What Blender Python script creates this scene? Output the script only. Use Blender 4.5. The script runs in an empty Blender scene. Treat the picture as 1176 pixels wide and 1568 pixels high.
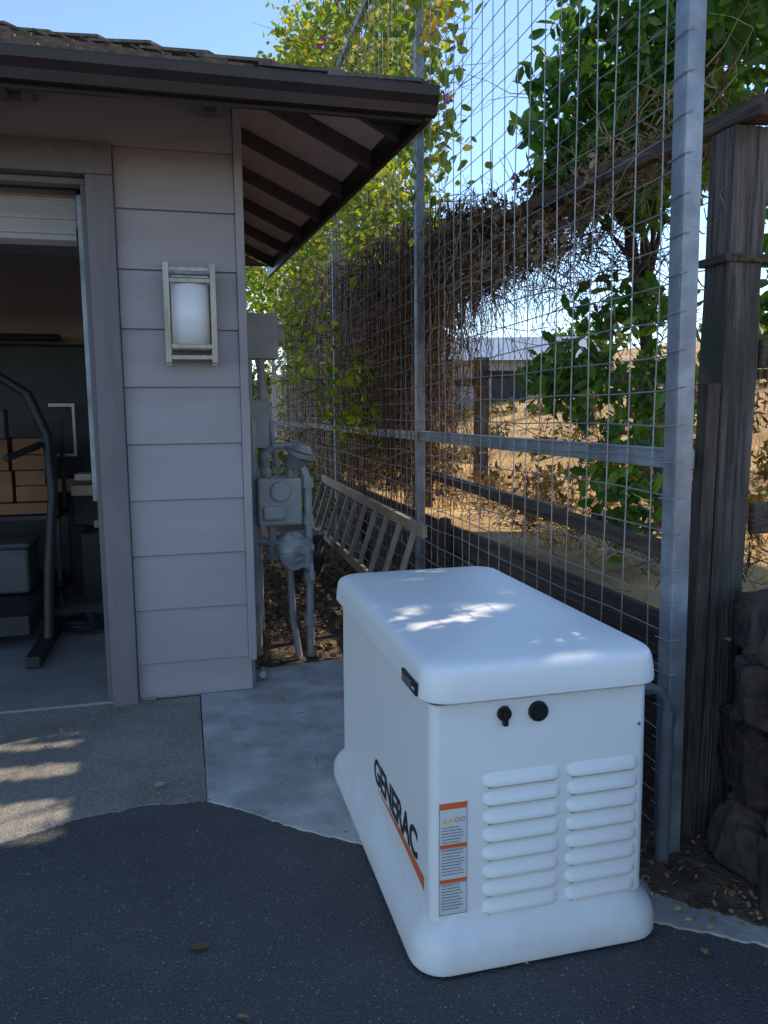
import bpy, bmesh, math, random
import numpy as np
from mathutils import Vector, Matrix, noise as mnoise
random.seed(7); rng=np.random.default_rng(11)
scene=bpy.context.scene
D=bpy.data
# ---------------------------------------------------------------- light directions
EL=math.radians(47); AZ=math.atan2(.95,.31)
S=np.array([math.cos(EL)*math.sin(AZ),math.cos(EL)*math.cos(AZ),math.sin(EL)])
# ---------------------------------------------------------------- materials
def nt(name):
    m=D.materials.new(name); m.use_nodes=True
    n=m.node_tree; n.nodes.clear()
    o=n.nodes.new('ShaderNodeOutputMaterial'); return m,n,o
def pm(name,c1,c2=None,scale=5,detail=4,rough=.75,metal=0,bump=0,bscale=None,stretch=(1,1,1),spec=.4,c3=None,scale3=1.0,lo=.35,hi=.65,coat=0,rvar=0,bdist=.01,cracks=0):
    m,n,o=nt(name); N=n.nodes; L=n.links
    b=N.new('ShaderNodeBsdfPrincipled'); L.new(b.outputs[0],o.inputs[0])
    b.inputs['Roughness'].default_value=rough; b.inputs['Metallic'].default_value=metal
    b.inputs['Specular IOR Level'].default_value=spec
    b.inputs['Coat Weight'].default_value=coat
    tc=N.new('ShaderNodeTexCoord'); mp=N.new('ShaderNodeMapping'); mp.inputs['Scale'].default_value=stretch
    L.new(tc.outputs['Object'],mp.inputs[0])
    if c2 is None: c2=tuple(x*.8 for x in c1)
    nz=N.new('ShaderNodeTexNoise'); nz.inputs['Scale'].default_value=scale; nz.inputs['Detail'].default_value=min(detail,6)
    nz.inputs['Roughness'].default_value=.65
    L.new(mp.outputs[0],nz.inputs[0])
    r=N.new('ShaderNodeValToRGB'); r.color_ramp.elements[0].position=lo; r.color_ramp.elements[1].position=hi
    r.color_ramp.elements[0].color=(*c1,1); r.color_ramp.elements[1].color=(*c2,1)
    L.new(nz.outputs[0],r.inputs[0]); col=r.outputs[0]
    if c3 is not None:
        n3=N.new('ShaderNodeTexNoise'); n3.inputs['Scale'].default_value=scale3; n3.inputs['Detail'].default_value=5
        L.new(tc.outputs['Object'],n3.inputs[0])
        r3=N.new('ShaderNodeValToRGB'); r3.color_ramp.elements[0].position=.45; r3.color_ramp.elements[1].position=.7
        L.new(n3.outputs[0],r3.inputs[0])
        mx=N.new('ShaderNodeMixRGB'); L.new(r3.outputs[0],mx.inputs[0]); L.new(col,mx.inputs[1]); mx.inputs[2].default_value=(*c3,1)
        col=mx.outputs[0]
    L.new(col,b.inputs['Base Color'])
    if rvar:
        mr=N.new('ShaderNodeMapRange'); mr.inputs[3].default_value=rough-rvar; mr.inputs[4].default_value=rough+rvar
        L.new(nz.outputs[0],mr.inputs[0]); L.new(mr.outputs[0],b.inputs['Roughness'])
    if bump:
        bp=N.new('ShaderNodeBump'); bp.inputs['Strength'].default_value=bump; bp.inputs['Distance'].default_value=bdist
        nb=N.new('ShaderNodeTexNoise'); nb.inputs['Scale'].default_value=bscale or scale*4; nb.inputs['Detail'].default_value=4
        L.new(mp.outputs[0],nb.inputs[0]); L.new(nb.outputs[0],bp.inputs['Height']); L.new(bp.outputs[0],b.inputs['Normal'])
    return m
def aggregate(name,base,base2,spk,spk_scale,thr,bump,bigscale=1.2,grain=.5):
    m,n,o=nt(name); N=n.nodes; L=n.links
    b=N.new('ShaderNodeBsdfPrincipled'); L.new(b.outputs[0],o.inputs[0]); b.inputs['Roughness'].default_value=.85
    b.inputs['Specular IOR Level'].default_value=.3
    tc=N.new('ShaderNodeTexCoord')
    nz=N.new('ShaderNodeTexNoise'); nz.inputs['Scale'].default_value=bigscale; nz.inputs['Detail'].default_value=6; nz.inputs['Roughness'].default_value=.7
    L.new(tc.outputs['Object'],nz.inputs[0])
    r=N.new('ShaderNodeValToRGB'); r.color_ramp.elements[0].position=.35; r.color_ramp.elements[1].position=.68
    r.color_ramp.elements[0].color=(*base,1); r.color_ramp.elements[1].color=(*base2,1); L.new(nz.outputs[0],r.inputs[0])
    v=N.new('ShaderNodeTexVoronoi'); v.inputs['Scale'].default_value=spk_scale; L.new(tc.outputs['Object'],v.inputs[0])
    sx=N.new('ShaderNodeSeparateColor'); L.new(v.outputs['Color'],sx.inputs[0])
    g=N.new('ShaderNodeMath'); g.operation='GREATER_THAN'; g.inputs[1].default_value=thr; L.new(sx.outputs[0],g.inputs[0])
    g2=N.new('ShaderNodeMath'); g2.operation='LESS_THAN'; g2.inputs[1].default_value=.38; L.new(v.outputs['Distance'],g2.inputs[0])
    g3=N.new('ShaderNodeMath'); g3.operation='MULTIPLY'; L.new(g.outputs[0],g3.inputs[0]); L.new(g2.outputs[0],g3.inputs[1])
    mx=N.new('ShaderNodeMixRGB'); L.new(g3.outputs[0],mx.inputs[0]); L.new(r.outputs[0],mx.inputs[1])
    mx2=N.new('ShaderNodeMixRGB'); L.new(sx.outputs[1],mx2.inputs[0]); mx2.inputs[1].default_value=(*spk,1); mx2.inputs[2].default_value=(*[x*.45 for x in spk],1)
    L.new(mx2.outputs[0],mx.inputs[2])
    nf=N.new('ShaderNodeTexNoise'); nf.inputs['Scale'].default_value=spk_scale*1.1; nf.inputs['Detail'].default_value=3; L.new(tc.outputs['Object'],nf.inputs[0])
    rf=N.new('ShaderNodeValToRGB'); rf.color_ramp.elements[0].position=.3; rf.color_ramp.elements[1].position=.7
    rf.color_ramp.elements[0].color=(*[1-grain]*3,1); rf.color_ramp.elements[1].color=(*[1+grain]*3,1); L.new(nf.outputs[0],rf.inputs[0])
    mm=N.new('ShaderNodeMixRGB'); mm.blend_type='MULTIPLY'; mm.inputs[0].default_value=1; L.new(mx.outputs[0],mm.inputs[1]); L.new(rf.outputs[0],mm.inputs[2])
    L.new(mm.outputs[0],b.inputs['Base Color'])
    bp=N.new('ShaderNodeBump'); bp.inputs['Strength'].default_value=bump; bp.inputs['Distance'].default_value=.006
    ad=N.new('ShaderNodeMath'); ad.operation='ADD'; L.new(nf.outputs[0],ad.inputs[0]); L.new(v.outputs['Distance'],ad.inputs[1])
    L.new(ad.outputs[0],bp.inputs['Height']); L.new(bp.outputs[0],b.inputs['Normal'])
    return m
def leafmat(name,cols,trans=.4,rough=.5,tcol=None):
    m,n,o=nt(name); N=n.nodes; L=n.links
    g=N.new('ShaderNodeNewGeometry'); r=N.new('ShaderNodeValToRGB'); cr=r.color_ramp
    cr.elements[0].color=(*cols[0],1); cr.elements[1].color=(*cols[-1],1)
    for i,c in enumerate(cols[1:-1]):
        e=cr.elements.new((i+1)/(len(cols)-1)); e.color=(*c,1)
    L.new(g.outputs['Random Per Island'],r.inputs[0])
    if trans<=.2:
        b=N.new('ShaderNodeBsdfDiffuse')
    else:
        b=N.new('ShaderNodeBsdfPrincipled'); b.inputs['Roughness'].default_value=rough; b.inputs['Specular IOR Level'].default_value=.35
    L.new(r.outputs[0],b.inputs[0])
    if trans<=.01:
        L.new(b.outputs[0],o.inputs[0]); return m
    t=N.new('ShaderNodeBsdfTranslucent'); ml=N.new('ShaderNodeMixRGB'); ml.blend_type='MULTIPLY'; ml.inputs[0].default_value=1
    L.new(r.outputs[0],ml.inputs[1]); ml.inputs[2].default_value=(*(tcol or (2.2,2.0,.7)),1); L.new(ml.outputs[0],t.inputs[0])
    mx=N.new('ShaderNodeMixShader'); mx.inputs[0].default_value=trans; L.new(b.outputs[0],mx.inputs[1]); L.new(t.outputs[0],mx.inputs[2])
    L.new(mx.outputs[0],o.inputs[0]); return m

M={}
M['asphalt']=aggregate('asphalt',(.074,.071,.070),(.112,.106,.102),(.32,.30,.28),140,.92,.6,grain=.38)
M['apron']=aggregate('old_concrete',(.20,.178,.15),(.32,.285,.24),(.44,.40,.34),110,.6,.4,2.0,grain=.3)
M['slab']=pm('light_concrete',(.36,.345,.32),(.58,.56,.525),5,6,.85,bump=.4,bscale=60,c3=(.26,.24,.205),scale3=3.0)
M['gfloor']=pm('garage_floor',(.2,.2,.2),(.3,.3,.29),3,6,.7,bump=.1)
M['soil']=pm('soil',(.07,.045,.03),(.18,.12,.08),9,6,.95,bump=1,bscale=40,bdist=.03)
M['siding']=pm('painted_siding',(.355,.318,.325),(.40,.36,.365),2.5,6,.6,bump=.12,bscale=30,stretch=(.35,1,3),c3=(.33,.295,.295),scale3=1.3)
M['trim']=pm('painted_trim',(.155,.137,.143),(.20,.175,.18),4,6,.55,bump=.1,stretch=(3,3,.4))
M['brown']=pm('dark_brown_gutter',(.022,.015,.015),(.034,.023,.022),4,4,.35)
M['rafter']=pm('rafter_paint',(.085,.065,.06),(.12,.095,.088),6,5,.6)
M['soffit']=pm('soffit_boards',(.68,.51,.45),(.76,.59,.53),5,6,.7,stretch=(4,.5,1))
M['shingle']=pm('shingles',(.09,.07,.055),(.22,.17,.135),7,6,.9,bump=.6,bscale=40,stretch=(3,1,1))
M['white']=pm('generator_paint',(.86,.84,.80),(.88,.86,.825),3,3,.36,bump=.02,bscale=300,spec=.5)
M['basewhite']=pm('generator_base_plastic',(.75,.735,.70),(.84,.825,.79),6,6,.5,bump=.06,bscale=120)
M['black']=pm('black_plastic',(.012,.012,.012),(.02,.02,.02),8,3,.4)
M['darkgap']=pm('dark_gap',(.02,.02,.02),(.03,.03,.03),8,3,.8)
M['shadowgap']=pm('louvre_shade',(.25,.25,.25),(.3,.3,.3),8,3,.8)
M['orange']=pm('orange_decal',(.75,.13,.03),(.78,.15,.04),5,2,.45)
M['label']=pm('label_white',(.66,.65,.63),(.74,.73,.71),5,2,.45)
M['print']=pm('label_print',(.16,.16,.16),(.42,.42,.42),260,2,.5)
M['yellow']=pm('label_yellow',(.8,.6,.08),(.82,.62,.1),5,2,.5)
M['silver']=pm('silver_badge',(.25,.26,.27),(.4,.4,.4),4,2,.3,metal=.8)
M['galv']=pm('galvanised_steel',(.26,.285,.31),(.42,.45,.48),9,6,.5,metal=.5,bump=.05,rvar=.12,c3=(.18,.195,.215),scale3=5)
M['wire']=pm('galvanised_wire',(.25,.255,.26),(.38,.385,.39),10,3,.5,metal=.4)
M['nickel']=pm('brushed_nickel',(.22,.195,.165),(.32,.29,.25),40,3,.34,metal=.85,stretch=(1,1,.1))
M['glass']=pm('frosted_glass',(.88,.87,.85),(.92,.91,.89),2,2,.25)
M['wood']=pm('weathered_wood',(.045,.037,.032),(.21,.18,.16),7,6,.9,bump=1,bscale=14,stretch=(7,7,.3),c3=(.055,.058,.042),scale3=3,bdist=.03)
M['woodh']=pm('weathered_board',(.05,.036,.027),(.15,.11,.08),6,6,.9,bump=1,bscale=14,stretch=(7,.3,7),bdist=.02)
M['stone']=pm('basalt_stone',(.03,.022,.018),(.12,.085,.065),7,6,.95,bump=1,bscale=20,c3=(.05,.044,.04),scale3=6,bdist=.03)
M['bark']=pm('bark',(.05,.04,.032),(.12,.095,.075),9,6,.95,bump=1,stretch=(3,3,.5))
M['dirtgrass']=pm('dry_field',(.46,.27,.10),(.70,.46,.19),2.2,6,.95,bump=.6,bscale=14,c3=(.30,.155,.065),scale3=.9)
M['pipe']=pm('grey_pipe',(.27,.27,.26),(.40,.395,.38),8,4,.45,metal=.2)
M['meter']=pm('meter_grey',(.30,.295,.28),(.39,.385,.37),8,4,.5)
M['ladder']=pm('ladder_wood',(.30,.225,.16),(.44,.345,.25),6,6,.7,bump=.3)
M['card']=pm('cardboard',(.24,.12,.065),(.32,.17,.095),4,4,.9)
M['tan']=pm('drywall',(.42,.32,.26),(.48,.37,.31),2,4,.9)
M['doorp']=pm('garage_door_panel',(.42,.39,.38),(.48,.45,.44),2,4,.5)
M['grey']=pm('grey_plastic',(.06,.065,.07),(.09,.095,.10),4,3,.5)
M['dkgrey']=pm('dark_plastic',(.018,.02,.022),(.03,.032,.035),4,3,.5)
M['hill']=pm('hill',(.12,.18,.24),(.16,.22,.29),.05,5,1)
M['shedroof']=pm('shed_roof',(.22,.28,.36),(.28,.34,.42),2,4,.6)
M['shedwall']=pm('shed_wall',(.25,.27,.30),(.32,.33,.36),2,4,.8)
M['conduit']=pm('conduit_grey',(.11,.12,.14),(.16,.17,.19),8,4,.5)
M['citrus']=leafmat('citrus_leaf',[(.035,.085,.018),(.055,.135,.022),(.09,.20,.03),(.17,.29,.05)],.38,.35)
M['oak']=leafmat('shade_leaf',[(.04,.08,.018),(.08,.13,.03)],0)
M['vineleaf']=leafmat('vine_leaf',[(.07,.13,.02),(.12,.19,.03),(.20,.25,.035),(.36,.31,.04)],.55,.5)
M['hedge']=leafmat('hedge_leaf',[(.03,.07,.02),(.09,.13,.03),(.16,.18,.04)],.3)
M['dead']=leafmat('dead_vine',[(.06,.038,.026),(.14,.085,.055),(.25,.165,.10),(.44,.31,.19)],0)
M['greytwig']=leafmat('grey_twigs',[(.035,.028,.03),(.08,.06,.06),(.16,.12,.115)],0)
M['flower']=leafmat('flower',[(.35,.03,.16),(.5,.06,.3)],.5,.5,(1.5,1,1.5))
M['flowery']=leafmat('yellow_leaf',[(.6,.35,.03),(.75,.5,.05)],.5,.5,(1.3,1.2,1))
M['straw']=leafmat('straw',[(.36,.19,.065),(.62,.39,.14),(.78,.56,.25)],0)
M['brush']=leafmat('dry_brush',[(.10,.06,.03),(.22,.14,.055),(.16,.17,.05),(.36,.24,.11)],0)
M['litter']=leafmat('leaf_litter',[(.14,.08,.045),(.28,.18,.09),(.42,.34,.16)],0)
# ---------------------------------------------------------------- builders
def link(o,parent=None):
    scene.collection.objects.link(o)
    if parent: o.parent=parent
    return o
def empty(name):
    return link(D.objects.new(name,None))
def mk(name,v,f,mat,parent=None,smooth=False,wn=False,bevel=0):
    me=D.meshes.new(name); me.from_pydata(v if isinstance(v,list) else v.tolist(),[],f if isinstance(f,list) else f.tolist()); me.update()
    if mat: me.materials.append(mat)
    o=D.objects.new(name,me); link(o,parent)
    if smooth: me.polygons.foreach_set('use_smooth',[True]*len(me.polygons))
    if bevel:
        b=o.modifiers.new('b','BEVEL'); b.width=bevel; b.segments=2; b.limit_method='ANGLE'; b.angle_limit=.6
    if wn:
        w=o.modifiers.new('w','WEIGHTED_NORMAL'); w.keep_sharp=True
    return o
class MB:
    def __init__(s): s.v=[]; s.f=[]
    def add(s,v,f):
        k=len(s.v); s.v+= [tuple(map(float,p)) for p in v]; s.f+=[tuple(i+k for i in q) for q in f]; return s
    def box(s,lo,hi,rot=None,piv=None):
        x0,y0,z0=lo; x1,y1,z1=hi
        v=[Vector(p) for p in ((x0,y0,z0),(x1,y0,z0),(x1,y1,z0),(x0,y1,z0),(x0,y0,z1),(x1,y0,z1),(x1,y1,z1),(x0,y1,z1))]
        if rot is not None:
            c=Vector(piv) if piv is not None else sum(v,Vector())/8
            v=[rot@(p-c)+c for p in v]
        return s.add(v,[(0,3,2,1),(4,5,6,7),(0,1,5,4),(1,2,6,5),(2,3,7,6),(3,0,4,7)])
    def beam(s,p0,p1,w,h,up=(0,0,1)):
        p0=Vector(p0);p1=Vector(p1);d=(p1-p0).normalized();u=Vector(up);sd=d.cross(u).normalized();u=sd.cross(d).normalized()
        v=[]
        for p in (p0,p1):
            for a,b in ((-1,-1),(1,-1),(1,1),(-1,1)): v.append(p+sd*a*w/2+u*b*h/2)
        return s.add(v,[(0,1,2,3),(7,6,5,4),(0,4,5,1),(1,5,6,2),(2,6,7,3),(3,7,4,0)])
    def path(s,pts,rad,n=10,cap=True):
        pts=[Vector(p) for p in pts]; K=len(pts)
        if not hasattr(rad,'__len__'): rad=[rad]*K
        d0=(pts[-1]-pts[0]).normalized() if (pts[-1]-pts[0]).length>1e-4 else Vector((0,0,1))
        ref=Vector((0,0,1)) if abs(d0.z)<.8 else Vector((1,0,0))
        v=[];f=[]
        for i,p in enumerate(pts):
            d=(pts[min(i+1,K-1)]-pts[max(i-1,0)]).normalized()
            a=d.cross(ref)
            if a.length<1e-3: a=d.cross(Vector((0,1,0)))
            a.normalize(); b=d.cross(a)
            for k in range(n):
                t=2*math.pi*k/n; v.append(p+(a*math.cos(t)+b*math.sin(t))*rad[i])
        for i in range(K-1):
            for k in range(n):
                k2=(k+1)%n; f.append((i*n+k,i*n+k2,(i+1)*n+k2,(i+1)*n+k))
        if cap: f.append(tuple(range(n-1,-1,-1))); f.append(tuple((K-1)*n+k for k in range(n)))
        return s.add(v,f)
    def scaled(s,c,q,off=(0,0,0)):
        s.v=[tuple(c[i]+(p[i]-c[i])*q+off[i] for i in range(3)) for p in s.v]; return s
    def done(s,name,mat,parent=None,**k): return mk(name,s.v,s.f,mat,parent,**k)
def box(name,lo,hi,mat,parent=None,bevel=.003):
    return MB().box(lo,hi).done(name,mat,parent,bevel=bevel)
def unit(a): return a/(np.linalg.norm(a,axis=1,keepdims=True)+1e-9)
# openings in the crowns: rectangles on the z=0 plane, (x0,x1,y0,y1)
LZ=.82/S[2]; lx,ly=S[0]*LZ,S[1]*LZ
gaps=[(-1.10,-.42,2.64,3.00),(-1.10,-.42,3.12,3.31),(-1.0,-.41,3.43,3.53)]
for (a,b,c,d) in ((.59,.80,2.04,2.12),(.74,1.0,1.765,1.81),(.68,.92,2.81,2.86),(.60,.69,2.24,2.26),(.80,.90,2.16,2.18)):
    gaps.append((a-lx,b-lx,c-ly,d-ly))
def okmask(c,m=.035):
    g=c-S[None,:]*(c[:,2:3]/S[2]); ok=np.ones(len(c),bool)
    for i,(x0,x1,y0,y1) in enumerate(gaps):
        mm=m*(1.4 if i<3 else 1.0)
        ok&=~((g[:,0]>x0-mm)&(g[:,0]<x1+m)&(g[:,1]>y0-mm)&(g[:,1]<y1+mm))
    return ok
def keep(c,m=.035): return c[okmask(c,m)]
def tubes(paths,r0,r1=None,sides=3,filt=False):
    N,K,_=paths.shape
    r0=np.broadcast_to(r0,(N,)); r1=r0 if r1 is None else np.broadcast_to(r1,(N,))
    if filt:
        ok=okmask(paths.reshape(-1,3),.0).reshape(N,K).all(1); paths=paths[ok]; r0=r0[ok]; r1=r1[ok]; N=len(paths)
    d=paths[:,-1]-paths[:,0]; d/=np.linalg.norm(d,axis=1,keepdims=True)+1e-9
    ref=np.where(np.abs(d[:,2:3])>.8,np.array([[1.,0,0]]),np.array([[0.,0,1]]))
    u=np.cross(d,ref); u/=np.linalg.norm(u,axis=1,keepdims=True)+1e-9; w=np.cross(d,u)
    tt=np.linspace(0,1,K)[None,:]; R=r0[:,None]*(1-tt)+r1[:,None]*tt
    ang=np.arange(sides)*2*np.pi/sides
    off=(u[:,None,:]*np.cos(ang)[None,:,None]+w[:,None,:]*np.sin(ang)[None,:,None])
    v=paths[:,:,None,:]+R[:,:,None,None]*off[:,None,:,:]
    v=v.reshape(-1,3)
    base=(np.arange(N)*K*sides)[:,None,None]+(np.arange(K-1)*sides)[None,:,None]
    k=np.arange(sides)[None,None,:]; k2=(k+1)%sides
    f=np.stack([base+k,base+k2,base+sides+k2,base+sides+k],-1).reshape(-1,4)
    return v,f
def leaves(c,size,aspect=.5,dirs=None,fold=.25,jit=.35):
    N=len(c); d=unit(rng.normal(size=(N,3))+(0 if dirs is None else dirs*2.5))
    n=unit(np.cross(d,rng.normal(size=(N,3)))); s=np.cross(d,n)
    L=size*(1+jit*rng.uniform(-1,1,N))[:,None]; W=L*aspect*.5
    b=c-d*L*.5
    v=np.stack([b, b+d*L*.3+s*W*.95+n*W*fold, b+d*L*.68+s*W*.8+n*W*fold, b+d*L, b+d*L*.68-s*W*.8+n*W*fold, b+d*L*.3-s*W*.95+n*W*fold],1).reshape(-1,3)
    k=(np.arange(N)*6)[:,None]
    f=np.concatenate([k+np.array([[0,1,2,3]]),k+np.array([[0,3,4,5]])],0)
    return v,f
def blades(c,h,w,lean=.35):
    N=len(c); d=unit(np.stack([rng.normal(0,lean,N),rng.normal(0,lean,N),np.ones(N)],1)); a=rng.uniform(0,6.28,N)
    s=np.stack([np.cos(a),np.sin(a),np.zeros(N)],1); L=h*rng.uniform(.4,1.4,N)[:,None]
    v=np.stack([c-s*w,c+s*w,c+d*L+s*w*.15,c+d*L-s*w*.15],1).reshape(-1,3); k=(np.arange(N)*4)[:,None]
    return v,k+np.array([[0,1,2,3]])
def cat(parts):
    vs=[];fs=[];k=0
    for v,f in parts: vs.append(v); fs.append(f+k); k+=len(v)
    return np.concatenate(vs),np.concatenate(fs)
def blob(center,rad,ncl,nper,cl=.14):
    cc=unit(rng.normal(size=(ncl,3)))*(rng.uniform(0.25,1,ncl)**.6)[:,None]*np.array(rad)+np.array(center)
    c=np.repeat(cc,nper,0)+rng.normal(size=(ncl*nper,3))*cl
    return c
def join(v,f,name,mat,parent=None): return mk(name,v,f,mat,parent)
# ---------------------------------------------------------------- ground
mk('ground',[(-400,-400,-.02),(400,-400,-.02),(400,400,-.02),(-400,400,-.02)],[(0,1,2,3)],M['soil'])
mk('asphalt_driveway',[(-9,-8,0),(1.62,-8,0),(1.62,2.2,0),(.9,3.0,0),(-9,3.0,0)],[(0,1,2,3,4)],M['asphalt'])
def rough_edge(pts,step=.012,amp=.008):
    out=[]
    for i in range(len(pts)-1):
        a=Vector((*pts[i],0));b=Vector((*pts[i+1],0));n=max(1,int((b-a).length/step)); d=(b-a).normalized(); s=Vector((-d.y,d.x,0))
        for k in range(n):
            p=a.lerp(b,k/n); p+=s*(mnoise.noise(p*5)*amp+mnoise.noise(p*23)*amp*.6+random.uniform(-1,1)*amp*.22); out.append((p.x,p.y))
    out.append(pts[-1]); return out
def slab(name,poly,z0,z1,mat):
    n=len(poly); v=[(x,y,z0) for x,y in poly]+[(x,y,z1) for x,y in poly]
    f=[tuple(range(n,2*n))]+[(i,(i+1)%n,(i+1)%n+n,i+n) for i in range(n)]
    return mk(name,v,f,mat)
fr=rough_edge([(-9,2.35),(-1.6,2.50),(-1.0,2.6),(-.66,2.69),(-.406,2.80),(-.2,2.83),(.018,2.81)],amp=.016)
slab('concrete_apron',fr+[(.012,3.92),(-9,3.92)],-.01,.005,M['apron'])
fr=rough_edge([(.022,2.80),(.497,2.376),(1.0,1.94),(1.4,1.63),(1.60,1.53)],amp=.016)
slab('concrete_slab',fr+[(1.60,4.0),(1.35,4.28),(.8,4.31),(.3,4.24),(.018,4.0)],-.01,.007,M['slab'])
slab('soil_bed',[(.2,4.2),(1.62,4.2),(1.62,16),(-1,16),(-.5,10)],-.01,.003,M['soil'])
fr=rough_edge([(1.27,3.6),(1.26,2.3),(1.25,2.02),(1.30,1.86),(1.40,1.73),(1.54,1.61),(1.66,1.53)],step=.015,amp=.035)
slab('soil_strip',fr+[(1.9,1.53),(1.9,3.6)],-.01,.014,M['soil'])
# ---------------------------------------------------------------- garage building
G=empty('garage_building')
SK=-.068; YE=7.15
def sx(x,y): return x+SK*(y-3.93)
core=MB()
core.box((-.28,3.945,0.0),(.262,4.04,2.98)); core.box((-5.9,3.945,2.645),(-.28,4.04,2.98)); core.box((-5.9,3.945,0),(-5.4,4.04,2.645))
core.done('wall_core',M['siding'],G)
sd=MB()
for i in range(10):
    z0=.19+i*.2725; z1=z0+.2725-.004
    x0=-.279 if i<9 else -5.9
    x1=.264
    v=[(x0,3.924,z0),(x1,3.924,z0),(x1,3.940,z1),(x0,3.940,z1),(x0,3.945,z0),(x1,3.945,z0),(x1,3.945,z1),(x0,3.945,z1)]
    sd.add(v,[(0,1,2,3),(0,4,5,1),(3,2,6,7),(1,5,6,2),(0,3,7,4)])
sd.box((-.279,3.934,.012),(.28,3.946,.187))
sd.done('lap_siding',M['siding'],G,bevel=.0015)
box('corner_board',(.265,3.912,.17),(.305,3.99,2.96),M['siding'],G)
tr=MB(); tr.box((-.40,3.885,.0),(-.281,4.05,2.50)); tr.box((-5.5,3.887,2.502),(-.281,4.05,2.642)); tr.box((-5.5,3.885,0),(-5.4,4.05,2.50))
tr.box((-.43,3.96,0),(-.402,4.03,2.47)); tr.box((-5.4,3.96,2.47),(-.402,4.03,2.50))
tr.done('door_trim',M['trim'],G,bevel=.004)
mk('side_wall',[(.262,3.95,0),(.30,3.99,0),(sx(.30,YE),YE,0),(sx(.22,YE),YE,0),(.262,3.95,2.98),(.30,3.99,2.98),(sx(.30,YE),YE,2.98),(sx(.22,YE),YE,2.98)],
   [(0,1,5,4),(1,2,6,5),(2,3,7,6),(3,0,4,7),(4,5,6,7)],M['siding'],G)
it=MB(); it.box((-6.0,YE-.09,0),(sx(.22,YE),YE,3.0)); it.box((-6.1,4.04,0),(-6.0,YE,3.0)); it.done('interior_walls',M['tan'],G)
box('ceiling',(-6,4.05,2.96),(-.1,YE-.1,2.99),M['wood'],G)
slab('garage_floor',[(-5.4,3.925),(-.2,3.925),(-.2,YE-.1),(-6,YE-.1),(-6,4.05),(-5.4,4.05)],-.01,.016,M['gfloor']).parent=G
j=MB()
for k in range(5): j.box((-6,4.5+k*.55,2.80),(-.1,4.54+k*.55,2.955))
for k in range(4): j.box((-3.6+k*.9,4.1,2.72),(-3.56+k*.9,YE-.1,2.80))
j.done('ceiling_joists',M['wood'],G)
dr=MB(); R=Matrix.Rotation(math.radians(-22),3,'X')
dr.box((-5.35,4.12,2.26),(-.47,4.155,2.50),R)
for k in range(3): dr.box((-5.35,4.24+k*.55,2.50),(-.47,4.76+k*.55,2.54))
dr.box((-5.35,4.085,2.235),(-.47,4.14,2.27),R); dr.box((-5.35,4.095,2.34),(-.47,4.118,2.37),R); dr.box((-5.35,4.135,2.44),(-.47,4.145,2.45),R)
dr.done('overhead_door',M['doorp'],G,bevel=.004)
tk=MB(); tk.box((-.46,4.06,1.0),(-.435,4.10,2.45)); tk.path([(-.45,4.08,2.3),(-.45,4.12,2.45),(-.45,4.3,2.56),(-.45,6.8,2.58)],.018,6); tk.path([(-5.3,4.2,2.6),(-.5,4.2,2.6)],.015,8); tk.done('door_track',M['galv'],G)
# roof
EX=1.03; EY=3.265; EZ=2.725; P=.46; OV=3.93-EY; LE=3.85
def shingles(name,org,along,up,n,rows,xa,xb):
    m=MB(); al=Vector(along).normalized(); u=Vector(up).normalized(); nn=Vector(n).normalized(); o=Vector(org)
    sp=.135
    for r in range(rows):
        s=r*sp; a=max(xa(s),xa(s+sp+.05)); b=min(xb(s),xb(s+sp+.05)); x=a-random.random()*.2
        while x<b:
            w=random.uniform(.16,.40); x0=max(x,a); x1=min(x+w-.005,b)
            if x1-x0>.02:
                th=random.uniform(.004,.020); s0=s-random.uniform(0,.014); s1=s+sp+.05
                v=[o+al*x0+u*s0+nn*.004,o+al*x1+u*s0+nn*.004,o+al*x1+u*s1,o+al*x0+u*s1,
                   o+al*x0+u*s0+nn*(th+.012),o+al*x1+u*s0+nn*(th+.012+random.uniform(-.004,.004)),o+al*x1+u*s1+nn*.006,o+al*x0+u*s1+nn*.006]
                m.add(v,[(4,5,6,7),(0,1,5,4),(1,2,6,5),(3,0,4,7),(0,3,2,1)])
            x+=w
    return m.done(name,M['shingle'],G)
c_=1/math.sqrt(1+P*P)
W=3.5; SL=W/c_
shingles('front_shingles',(EX,EY,EZ),(1,0,0),(0,1,P),(0,-P,1),int(SL/.135),lambda s:-8.0,lambda s:-s*c_)
sa=Vector((SK,1,0)).normalized(); su=Vector((-sa.y,sa.x,0)); 
shingles('side_shingles',(EX,EY,EZ),tuple(sa),(su.x,su.y,P),(sa.y*P,-sa.x*P,1),int(SL/.135),lambda s:s*c_,lambda s:LE)
H=(EX-W,EY+W,EZ+P*W)
far=(EX+SK*LE,EY+LE,EZ)
hz=lambda p,d:(p[0],p[1],p[2]-d)
mk('roof_deck',[hz((-8,EY,EZ),.010),hz((EX,EY,EZ),.010),hz(H,.010),hz((-8,EY+W,EZ+P*W),.010),hz(far,.010),hz((EX-W+SK*LE,EY+LE,EZ+P*W),.010)],[(0,1,2,3),(1,4,5,2)],M['soffit'],G)
mk('gable_end',[hz(far,.02),hz((EX-W+SK*LE,EY+LE,EZ+P*W),.02),(-8,EY+LE,EZ+P*W-.02),(-8,EY+LE,EZ-.02)],[(0,1,2,3)],M['siding'],G)
hc=MB(); nh=13
for k in range(nh):
    t0=k/nh; t1=min((k+1.2)/nh,1); a=Vector((EX,EY,EZ)).lerp(Vector(H),t0); b=Vector((EX,EY,EZ)).lerp(Vector(H),t1)
    hc.beam(a+Vector((0,0,.022+random.uniform(0,.018))),b+Vector((0,0,.010)),.15,.014)
hc.done('hip_cap',M['shingle'],G)
gt=MB()
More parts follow.
